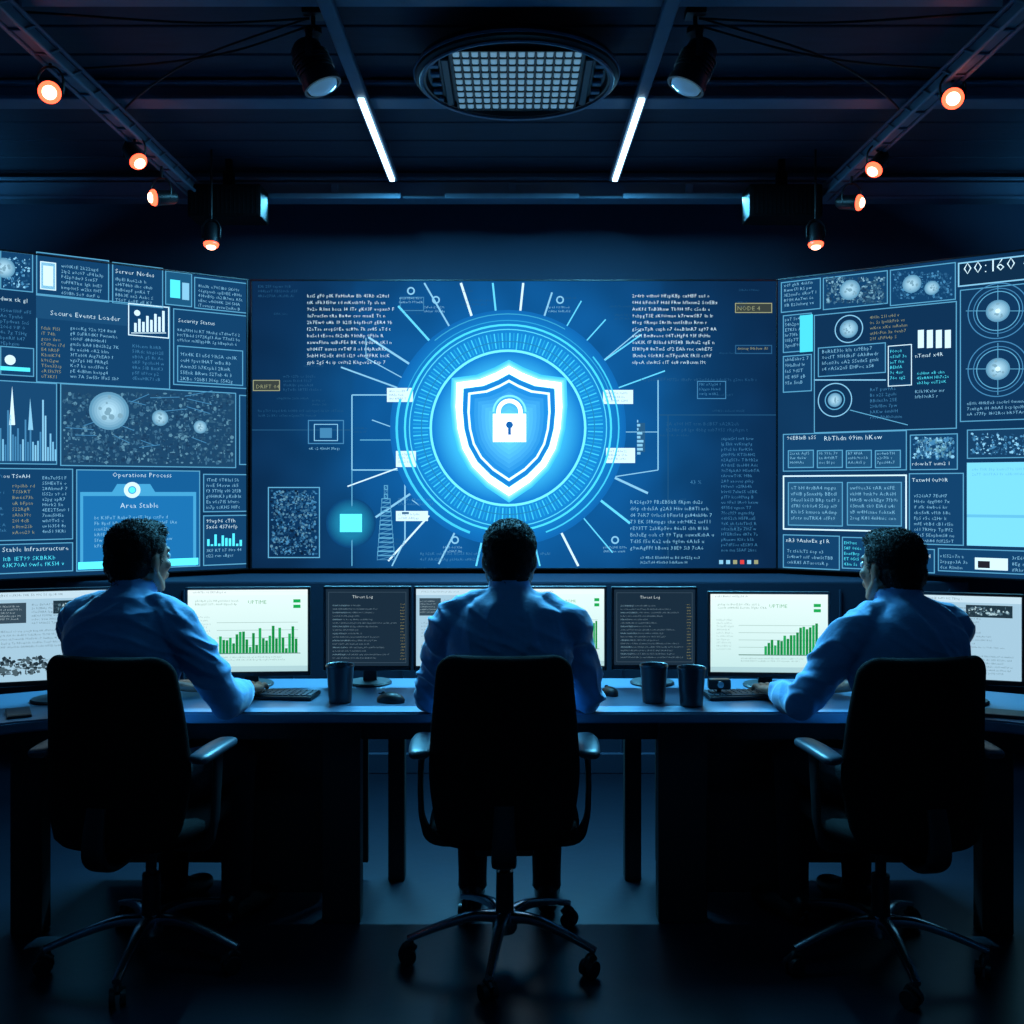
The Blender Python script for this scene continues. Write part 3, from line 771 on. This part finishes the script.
def man(x,y,yaw,head_yaw,elbowR,wristR,elbowL,wristL,lean=(0,0),dz=0,seed=1,tilt=0):
    random.seed(seed)
    root=empty('seated_man',(x,y,0),yaw)
    P={k:bmesh.new() for k in ('skin','shirt','trousers','hair','shoe','lips','belt')}
    lx,ly=lean
    def sp(z,yo=0):
        t=max(0,(z-.5)/.65); return V((lx*t, yo+ly*t*t, z+dz*t))
    secs=[(.565,.165,.120,.0),(.62,.163,.118,-.005),(.70,.158,.112,-.01),(.80,.165,.116,-.012),(.90,.182,.124,-.008),(.98,.190,.122,.0),(1.035,.174,.108,.01),(1.075,.125,.090,.02),(1.103,.078,.072,.028),(1.125,.058,.060,.033)]
    add_tube(P['shirt'],[sp(z,yo) for z,_,_,yo in secs],[(a,b) for _,a,b,_ in secs],36,4,up=(0,1,0),n=2.35)
    shR=sp(1.02,.012)+V((.164,0,0)); shL=sp(1.02,.012)+V((-.164,0,0))
    for s,sh_ in ((1,shR),(-1,shL)):
        add_tube(P['shirt'],[sp(1.078,.015)+V((s*.03,0,0)),sp(1.058,.014)+V((s*.09,0,0)),sh_+V((s*.0,0,.004))],[(.05,.045),(.060,.05),(.064,.062)],20,4,up=(0,1,0))
    for s,sh_,el,wr in ((1,shR,V(elbowR),V(wristR)),(-1,shL,V(elbowL),V(wristL))):
        m1=sh_.lerp(el,.30)+V((s*.008,0,.004)); m2=sh_.lerp(el,.65)+V((s*.006,0,0))
        f1=el.lerp(wr,.3)+V((s*.004,0,.004)); f2=el.lerp(wr,.7)
        d=(wr-el).normalized()
        cuff=el.lerp(wr,.93)
        add_tube(P['shirt'],[sh_+V((-s*.035,0,.012)),sh_+V((s*.012,0,-.004)),m1,m2,el-(el-sh_).normalized()*.01],[.056,.065,.061,.056,.050],22,5)
        add_tube(P['shirt'],[el-d*.012+V((0,-.004,0)),f1,f2,cuff],[.047,.049,.041,.036],22,5)
        add_ell(P['shirt'],el+V((0,-.006,-.0)),(.049,.049,.049))
        add_tube(P['shirt'],[el.lerp(wr,.86),el.lerp(wr,.96)],[.0385,.037],22,2)
        add_tube(P['skin'],[el.lerp(wr,.85),wr,wr+d*.01],[(.028,.024),(.026,.02),(.026,.02)],16,3,up=(0,0,1))
    cpts=[]; cz=sp(1.126,.036)
    for i in range(25):
        a=2*math.pi*i/24; cpts.append(cz+V((.057*math.cos(a),.060*math.sin(a),-.014*math.sin(a)+.004)))
    add_tube(P['shirt'],cpts,[(.007,.016)]*25,10,1)
    for s in (-1,1): add_tube(P['shirt'],[cz+V((s*.012,.062,-.012)),cz+V((s*.05,.085,-.05))],[(.022,.007),(.008,.006)],10,2)
    add_tube(P['trousers'],[(0,.0,.475),(0,.0,.50),(0,0,.55),(0,0,.60),(0,-.003,.61)],[(.135,.10),(.172,.128),(.172,.127),(.163,.120),(.155,.112)],32,4,up=(0,1,0),n=2.4)
    add_tube(P['belt'],[(0,-.002,.594),(0,-.002,.622)],[(.169,.124),(.169,.124)],32,2,up=(0,1,0),n=2.35)
    for s in (-1,1):
        hip=V((s*.088,.03,.535)); kn=V((s*.125,.395,.535)); an=V((s*.125,.38,.115))
        add_tube(P['trousers'],[hip+V((0,-.06,0)),hip,hip.lerp(kn,.35),hip.lerp(kn,.7),kn],[.078,.086,.081,.070,.060],22,5)
        add_ell(P['trousers'],kn+V((0,.003,.0)),(.060,.06,.06))
        add_tube(P['trousers'],[kn+V((0,0,.01)),kn.lerp(an,.3)+V((0,-.012,0)),kn.lerp(an,.7),an,an+V((0,0,-.03))],[.058,.060,.052,.048,.050],20,5)
        add_tube(P['skin'],[an,an+V((0,0,-.05))],[.034,.034],12,2)
        add_tube(P['shoe'],[an+V((0,-.055,-.062)),an+V((0,-.04,-.06)),an+V((0,.03,-.062)),an+V((s*.006,.11,-.078)),an+V((s*.008,.175,-.083)),an+V((s*.008,.20,-.088))],[(.022,.03),(.036,.05),(.040,.048),(.046,.035),(.040,.028),(.02,.018)],18,4,up=(0,0,1),n=2.5)
    neckb=sp(1.085,.035); hc=sp(1.208,.064)
    add_tube(P['skin'],[neckb,sp(1.13,.040),sp(1.175,.050),sp(1.20,.053)],[(.060,.058),(.052,.055),(.052,.057),(.05,.05)],22,4,up=(0,1,0))
    HM=Matrix.Translation(hc) @ Matrix.Rotation(head_yaw,4,'Z') @ Matrix.Rotation(tilt,4,'X')
    hb={k:bmesh.new() for k in ('skin','hair','lips')}
    S=hb['skin']
    add_ell(S,(0,-.008,.028),(.073,.092,.080),sub=4)
    add_ell(S,(0,.026,-.018),(.062,.064,.082),sub=4)
    add_ell(S,(0,.034,-.072),(.047,.05,.034)); add_ell(S,(0,.066,-.092),(.022,.020,.016))
    for s in (-1,1):
        add_tube(S,[(s*.062,-.005,-.03),(s*.054,.02,-.066),(s*.025,.06,-.09)],[.014,.016,.014],10,3)
        add_ell(S,(s*.040,.058,-.018),(.022,.022,.02))
        rot=Matrix.Rotation(s*.22,3,'Z') @ Matrix.Rotation(-.15,3,'X')
        add_ell(S,(s*.077,-.006,-.006),(.007,.017,.029),rot); add_ell(S,(s*.073,0,-.026),(.007,.009,.011))
        add_ell(S,(s*.013,.096,-.022),(.010,.011,.008))
    add_tube(S,[(-.045,.068,.026),(-.022,.084,.030),(0,.086,.026),(.022,.084,.030),(.045,.068,.026)],[.008,.009,.008,.009,.008],10,3)
    add_tube(S,[(0,.084,.020),(0,.096,-.004),(0,.104,-.020),(0,.096,-.030)],[.008,.010,.011,.008],12,3)
    add_ell(S,(0,.085,-.052),(.026,.014,.018))
    add_ell(hb['lips'],(0,.093,-.049),(.024,.009,.0055)); add_ell(hb['lips'],(0,.092,-.058),(.020,.009,.006))
    H=hb['hair']
    add_ell(H,(0,-.018,.040),(.0795,.093,.080),sub=4); add_ell(H,(0,-.046,-.010),(.072,.062,.064),sub=3)
    add_ell(H,(0,.022,.080),(.058,.064,.038),sub=3); add_ell(H,(0,-.054,-.056),(.052,.038,.034))
    for s in (-1,1): add_ell(H,(s*.070,.010,.012),(.009,.012,.030))
    for k in hb:
        bmesh.ops.transform(hb[k],matrix=HM,verts=hb[k].verts)
        t=bpy.data.meshes.new('t'); hb[k].to_mesh(t); P[k].from_mesh(t); bpy.data.meshes.remove(t)
    allb=bmesh.new(); trees={}; order=['skin','shirt','trousers','hair','shoe','lips','belt']
    for k in order:
        bmesh.ops.recalc_face_normals(P[k],faces=P[k].faces)
        trees[k]=BVHTree.FromBMesh(P[k])
        t=bpy.data.meshes.new('t'); P[k].to_mesh(t); allb.from_mesh(t); bpy.data.meshes.remove(t)
    me=remesh(allb,.005,3); allb.free()
    mats=[M_skin,M_shirt,M_trousers,M_hair,M_shoe,M_lips,M_belt]
    for m_ in mats: me.materials.append(m_)
    nonshirt=set(); shirtv=set(); hairv=set()
    for p in me.polygons:
        c=p.center; best=1e9; bi=0
        for i,k in enumerate(order):
            if k in ('hair','lips') and c.z<1.0: continue
            if k in ('trousers','shoe','belt') and c.z>.72: continue
            r_=trees[k].find_nearest(c,.04)
            if r_[0] is not None and r_[3]<best-(.0012 if k in('belt',) else 0): best=r_[3]; bi=i
        p.material_index=bi; p.use_smooth=True
        if bi==1: shirtv.update(p.vertices)
        elif bi==3: hairv.update(p.vertices)
        else: nonshirt.update(p.vertices)
    nrm=[v.normal.copy() for v in me.vertices]
    for i in shirtv-nonshirt:
        v=me.vertices[i]; p=v.co
        w1=V((noise.noise(p*4+V((seed,0,0))),noise.noise(p*4+V((0,seed,4))),noise.noise(p*4+V((9,0,seed)))))*.10
        q=p+w1
        a1=1-abs(noise.noise(V((q.x*11+seed*3,q.y*9,q.z*4.5))))*3.2
        a2=1-abs(noise.noise(V((q.x*5-seed,q.y*7,q.z*17+q.x*10))))*3.2
        arm=min(1,max(0,(abs(p.x-lx*.7)-.17)/.05))
        v.co=p+nrm[i]*((max(a1,-.4)*.0065)*(1-.6*arm)+max(a2,-.4)*(.0035+.0055*arm)-.002)
    for i in hairv-nonshirt:
        v=me.vertices[i]; p=v.co
        v.co=p+nrm[i]*(.004*noise.noise(p*70)+.004*noise.noise(p*30+V((seed,0,0)))+.002)
    me.name='body'
    o=bpy.data.objects.new('body',me); scene.collection.objects.link(o); o.parent=root
    bm=bmesh.new(); tree=trees['hair']; Hinv=HM.inverted()
    skinT=trees['skin']; cnt=0
    for _ in range(9000):
        if cnt>3800: break
        d=V((random.gauss(0,1),random.gauss(0,1),random.gauss(.05,1))).normalized()
        loc=HM @ V((0,-.02,.025)); dw=HM.to_3x3() @ d
        r_=tree.ray_cast(loc+dw*.3,-dw)
        if r_[0] is None: continue
        p0=r_[0]; r2=skinT.ray_cast(loc+dw*.3,-dw)
        if r2[0] is not None and (r2[0]-loc).length>(p0-loc).length: continue
        nn=r_[1]; pl=Hinv@p0
        if pl.z<-.085: continue
        back=HM.to_3x3() @ (V((pl.x*1.2,.5 if pl.z>.06 else -.5,-1.0 if pl.z<.08 else -.1))+V((random.gauss(0,.5),random.gauss(0,.5),random.gauss(0,.3))))
        fl=(back-nn*back.dot(nn)).normalized()
        ln=random.uniform(.010,.018)*(1.2 if pl.z>.07 else .7)
        tip=p0+fl*ln*.8+nn*ln*random.uniform(.2,.5)
        sd=fl.cross(nn).normalized()*random.uniform(.0008,.0016)
        mid=p0+fl*ln*.45+nn*ln*.36
        a,b,c,d2,e2=[bm.verts.new(q) for q in (p0-sd-nn*.002,p0+sd-nn*.002,mid+sd*.8,mid-sd*.8,tip)]
        bm.faces.new((a,b,c,d2)); bm.faces.new((d2,c,e2)); cnt+=1
    obj_from_bm('hair_strands',bm,M_hair,root,smooth=False)
    bm=bmesh.new()
    for s in (-1,1):
        add_ell(bm,HM@V((s*.030,.0765,.008)),(.0125,)*3,sub=3)
        add_ell(bm,HM@V((s*.030,.0850,.008)),(.0055,)*3,sub=2,mi=1)
    obj_from_bm('eyes',bm,[M_eye,M_iris],root)
    for k in ('skin','lips'): hb[k].free()
    for s,el,wr,nm in ((1,V(elbowR),V(wristR),'hand_right'),(-1,V(elbowL),V(wristL),'hand_left')):
        d=(wr-el); d.z=0; d.normalize(); d=(d+V((-s*.0,.35,0))).normalized(); d.z=-.04
        make_hand(root,wr,d,s,nm)
    return root
man(-.008,2.995,0,0,(.250,.165,.772),(.105,.37,.763),(-.250,.165,.772),(-.105,.37,.763),lean=(0,.0),seed=1)
man(-1.155,2.985,-.34,-.16,(.250,.160,.775),(.165,.365,.763),(-.24,.16,.772),(-.11,.36,.763),lean=(0,.0),seed=2)
man(1.172,2.975,.34,.14,(.24,.16,.772),(.11,.36,.763),(-.260,.155,.775),(-.195,.365,.763),lean=(0,.0),dz=-.025,seed=3)

# ------------------------------------------------------------------ ceiling equipment
for sx in (-1.63,1.63):
    e=empty('lighting_truss',(sx,0,0)); bm=bmesh.new()
    for dx in (-.028,.028):
        for z in (2.93,2.985): add_cyl(bm,(dx,1.2,z),(dx,5.25,z),.008,seg=10)
    add_box(bm,(0,3.22,2.957),(.044,4.04,.045),.004,1)
    yy=1.3
    while yy<5.2:
        add_cyl(bm,(-.028,yy,2.93),(-.028,yy+.09,2.985),.005,seg=6); add_cyl(bm,(.028,yy,2.93),(.028,yy+.09,2.985),.005,seg=6)
        add_cyl(bm,(-.028,yy,2.93),(.028,yy,2.93),.005,seg=6); yy+=.18
    for yy in (1.8,3.3,4.16): add_cyl(bm,(0,yy,2.98),(0,yy,3.06),.012,seg=10)
    obj_from_bm('rail',bm,M_beam,e,smooth=False)
def light(name,kind,loc,energy,col,parent=None,**kw):
    l=bpy.data.lights.new(name,kind); l.energy=energy; l.color=col
    for k,v in kw.items(): setattr(l,k,v)
    o=bpy.data.objects.new(name,l); scene.collection.objects.link(o); o.location=loc
    if parent: o.parent=parent
    return o
M_tube=mat('led_tube',rgb(210,240,255),.3,emit=rgb(190,232,255),estr=4)
for sx in (-.605,.52):
    e=empty('led_strip_light',(sx,0,0)); bm=bmesh.new()
    add_box(bm,(0,3.85,3.007),(.05,2.5,.03),.004,1)
    for yy in (3.3,4.9): add_cyl(bm,(0,yy,3.0),(0,yy,3.12),.01,seg=10)
    obj_from_bm('rail',bm,M_beam,e,smooth=False)
    bm=bmesh.new(); add_box(bm,(0,4.53,2.985),(.026,1.05,.014),.004,2); obj_from_bm('tube',bm,M_tube,e,smooth=False)
    light('lamp','AREA',(0,4.53,2.974),46,(.13,.62,1),e,shape='RECTANGLE',size=.02,size_y=1.05)
e=empty('ceiling_disc_light',(.018,3.80,0)); bm=bmesh.new()
add_lathe(bm,[(0,3.035),(.33,3.035),(.375,3.02),(.388,2.995),(.385,2.975),(.365,2.965),(.345,2.968),(.335,2.985),(0,2.985)],seg=64)
add_cyl(bm,(0,0,3.03),(0,0,3.12),.05)
obj_from_bm('housing',bm,M_black,e)
bm=bmesh.new(); nx,ny=14,9
for i in range(nx):
    for j in range(ny):
        X=-.235+.47*(i+.5)/nx; Y=-.27+.54*(j+.5)/ny
        if math.hypot(X,Y)<.325: add_box(bm,(X,Y,2.974),(.024,.040,.012),.003,1)
obj_from_bm('lamp_cells',bm,M_cell,e,smooth=False)
bm=bmesh.new()
for i in range(nx+1): add_box(bm,(-.235+.47*i/nx,0,2.976),(.006,.55,.018))
for j in range(ny+1): add_box(bm,(0,-.27+.54*j/ny,2.976),(.475,.006,.018))
for s in (-1,1):
    add_box(bm,(s*.262,0,2.972),(.03,.42,.02),.004,1)
obj_from_bm('grille',bm,M_black,e,smooth=False)
bm=bmesh.new()
for s in (-1,1):
    for q in (-.14,-.06,.02,.1,.17): add_box(bm,(s*.305,q,2.974),(.035,.03,.014),.003,1)
add_lathe(bm,[(.355,2.960),(.366,2.958),(.370,2.964),(.355,2.967)],seg=64,loop=True)
add_lathe(bm,[(.384,2.985),(.391,2.985),(.391,2.995),(.384,2.995)],seg=64,loop=True)
obj_from_bm('trim',bm,M_beam,e,smooth=False)
light('lamp','AREA',(0,0,2.955),7,(.15,.6,1),e,shape='DISK',size=.6)
def can(x,y,z,aim):
    e=empty('hanging_spotlight',(x,y,z)); d=V(aim).normalized(); bm=bmesh.new()
    q=d.to_track_quat('Z','Y').to_matrix()
    t=bmesh.new()
    add_lathe(t,[(0,-.09),(.035,-.088),(.052,-.07),(.058,-.04),(.058,-.035),(.062,-.033),(.064,.06),(.069,.062),(.069,.085),(.060,.085),(.058,.07),(0,.068)],seg=36)
    for k in range(5): add_lathe(t,[(.056,-.03+k*.014),(.068,-.03+k*.014),(.068,-.026+k*.014),(.056,-.026+k*.014)],seg=36,loop=True)
    bmesh.ops.transform(t,matrix=q.to_4x4(),verts=t.verts); mm=bpy.data.meshes.new('t'); t.to_mesh(mm); t.free(); bm.from_mesh(mm)
    add_tube(bm,[(0,-.075,0),(0,-.075,.08),(0,-.03,.115),(0,.03,.115),(0,.075,.08),(0,.075,0)],[(.012,.004)]*6,8,4)
    add_cyl(bm,(0,0,.11),(0,0,3.12-z),.008,seg=12); add_lathe(bm,[(0,.11),(.03,.11),(.03,.13),(0,.14)],seg=20)
    add_box(bm,(0,0,3.10-z),(.07,.07,.03),.006,2)
    obj_from_bm('body',bm,M_black,e)
    t=bmesh.new(); add_lathe(t,[(0,.067),(.058,.067),(.052,.088),(.03,.10),(0,.104)],seg=30)
    bmesh.ops.transform(t,matrix=q.to_4x4(),verts=t.verts)
    obj_from_bm('lens',t,M_lens,e)
can(-.70,3.52,2.915,(.45,-.0,-1)); can(.645,3.52,2.915,(-.45,-.0,-1))
def redlamp(x,y,z,aim,hang):
    e=empty('red_track_light',(x,y,z)); d=V(aim).normalized(); q=d.to_track_quat('Z','Y').to_matrix().to_4x4()
    for nm,prof,m_ in (('can',[(0,-.075),(.022,-.073),(.034,-.055),(.036,.02),(.040,.024),(.040,.032),(.033,.032),(.032,.022),(0,.02)],M_black),
                    ('rim_glass',[(0,.022),(.034,.022),(.038,.036),(.034,.046),(.020,.050),(0,.050)],M_red),('core',[(0,.048),(.024,.050),(.021,.057),(.010,.062),(0,.063)],M_redhot)):
        t=bmesh.new(); add_lathe(t,prof,seg=28); bmesh.ops.transform(t,matrix=q,verts=t.verts); obj_from_bm(nm,t,m_,e)
    bm=bmesh.new()
    add_tube(bm,[(-.045,0,0),(-.045,0,.05),(-.02,0,.085),(.02,0,.085),(.045,0,.05),(.045,0,0)],[(.004,.008)]*6,8,4)
    add_cyl(bm,(-.047,0,0),(-.034,0,0),.008,seg=10); add_cyl(bm,(.034,0,0),(.047,0,0),.008,seg=10)
    add_cyl(bm,(0,0,.083),(0,0,hang-z),.006,seg=10)
    obj_from_bm('yoke',bm,M_black,e)
    light('glow','POINT',tuple(d*.13),.14,(1,.12,.06),e,shadow_soft_size=.02)
redlamp(-1.63,3.53,2.825,(.35,-.9,-.4),2.925); redlamp(-1.63,4.32,2.86,(.9,-.6,-1.1),2.925); redlamp(-1.63,4.65,2.78,(-1.2,-.95,-.3),2.925); redlamp(-1.5,4.99,2.68,(.02,-.2,-1.2),3.12)
redlamp(1.63,3.70,2.87,(-.35,-.9,-.4),2.93); redlamp(1.63,4.46,2.87,(-.9,-.6,-1.1),2.93); redlamp(1.63,4.80,2.80,(1.2,-.95,-.3),2.925); redlamp(1.515,4.99,2.68,(-.02,-.2,-1.2),3.12)
for sx in (-1.455,1.385):
    e=empty('ceiling_speaker',(sx,5.14,2.885)); bm=bmesh.new(); add_box(bm,(0,0,0),(.37,.18,.165),.01,3)
    add_box(bm,(0,0,.12),(.05,.05,.10),.004,1); add_box(bm,(0,0,.20),(.03,.03,.09)); obj_from_bm('cabinet',bm,M_chairfab,e,smooth=False)
    bm=bmesh.new(); add_box(bm,(0,-.092,0),(.35,.006,.145),.002,1)
    for i in range(16): add_box(bm,(-.165+i*.022,-.096,0),(.003,.003,.14))
    obj_from_bm('grille',bm,M_chairfab,e,smooth=False)
def cable(pts,nm='ceiling_cable'):
    bm=bmesh.new(); add_tube(bm,pts,[.0045]*len(pts),8,6); return obj_from_bm(nm,bm,M_black)
for s in (-1,1):
    xc=-.70 if s<0 else .645
    cable([(s*1.62,3.75,3.0),(s*1.3,3.68,2.99),(s*1.0,3.6,3.0),(xc+s*.01,3.53,3.06)])
    cable([(s*2.4,3.45,3.10),(s*1.7,3.45,3.07),(s*1.1,3.5,3.055),(xc+s*.012,3.52,3.08)])
    cable([(s*1.62,4.3,3.0),(s*1.58,4.1,2.99),(s*1.2,3.75,3.03),(xc+s*.02,3.54,3.09)])
e=empty('added_fill_light',(0,.9,0)); bm=bmesh.new(); add_box(bm,(0,0,3.06),(1.2,.3,.04),.006,2); add_cyl(bm,(-.4,0,3.07),(-.4,0,3.12),.01); add_cyl(bm,(.4,0,3.07),(.4,0,3.12),.01); obj_from_bm('housing',bm,M_beam,e,smooth=False)  # unseen fill lamp, added on the camera side to light the shirt backs
light('lamp','AREA',(0,0,3.035),5,(.10,.55,1),e,shape='RECTANGLE',size=1.1,size_y=.25)
# backlight bars added under the main beam to rim the men and desks
for s in (-1,0,1):
    e=empty('added_backlight_bar',(s*.93,5.23,2.955)); bm=bmesh.new()
    add_box(bm,(0,.0,0),(.7,.035,.03),.006,2)
    add_box(bm,(0,.015,.04),(.04,.02,.06),.003,1)
    obj_from_bm('housing',bm,M_beam,e,smooth=False)
    l=light('lamp','AREA',(0,-.022,-.018),30,(.12,.62,1),e,shape='RECTANGLE',size=.66,size_y=.02)
    l.data.spread=math.radians(80)
    l.rotation_euler=V((0,-2.1,-2.1)).to_track_quat('-Z','Y').to_euler()
# out-of-view uplights added along the side walls to brighten the ceiling
for s in (-1,1):
    e=empty('added_uplight',(s*3.2,3.4,2.45)); bm=bmesh.new()
    add_box(bm,(s*.02,0,-.03),(.14,3.6,.03),.004,1); add_box(bm,(-s*.045,0,0),(.012,3.6,.06),.003,1)
    obj_from_bm('trough',bm,M_beam,e,smooth=False)
    l=light('lamp','AREA',(0,0,-.008),34,(.12,.56,1),e,shape='RECTANGLE',size=.05,size_y=3.5)
    l.rotation_euler=(math.pi,0,0)

# ------------------------------------------------------------------ world + camera
w=bpy.data.worlds.new('World'); scene.world=w; w.use_nodes=True
w.node_tree.nodes['Background'].inputs[0].default_value=(.01,.03,.06,1); w.node_tree.nodes['Background'].inputs[1].default_value=.3
cam=bpy.data.cameras.new('Camera'); co=bpy.data.objects.new('Camera',cam); scene.collection.objects.link(co)
cam.sensor_width=36; cam.lens=36*1000/1024; cam.shift_y=-22/1024; cam.clip_start=.02
co.location=(0,0,CAMH); co.rotation_euler=(math.pi/2,0,0); scene.camera=co
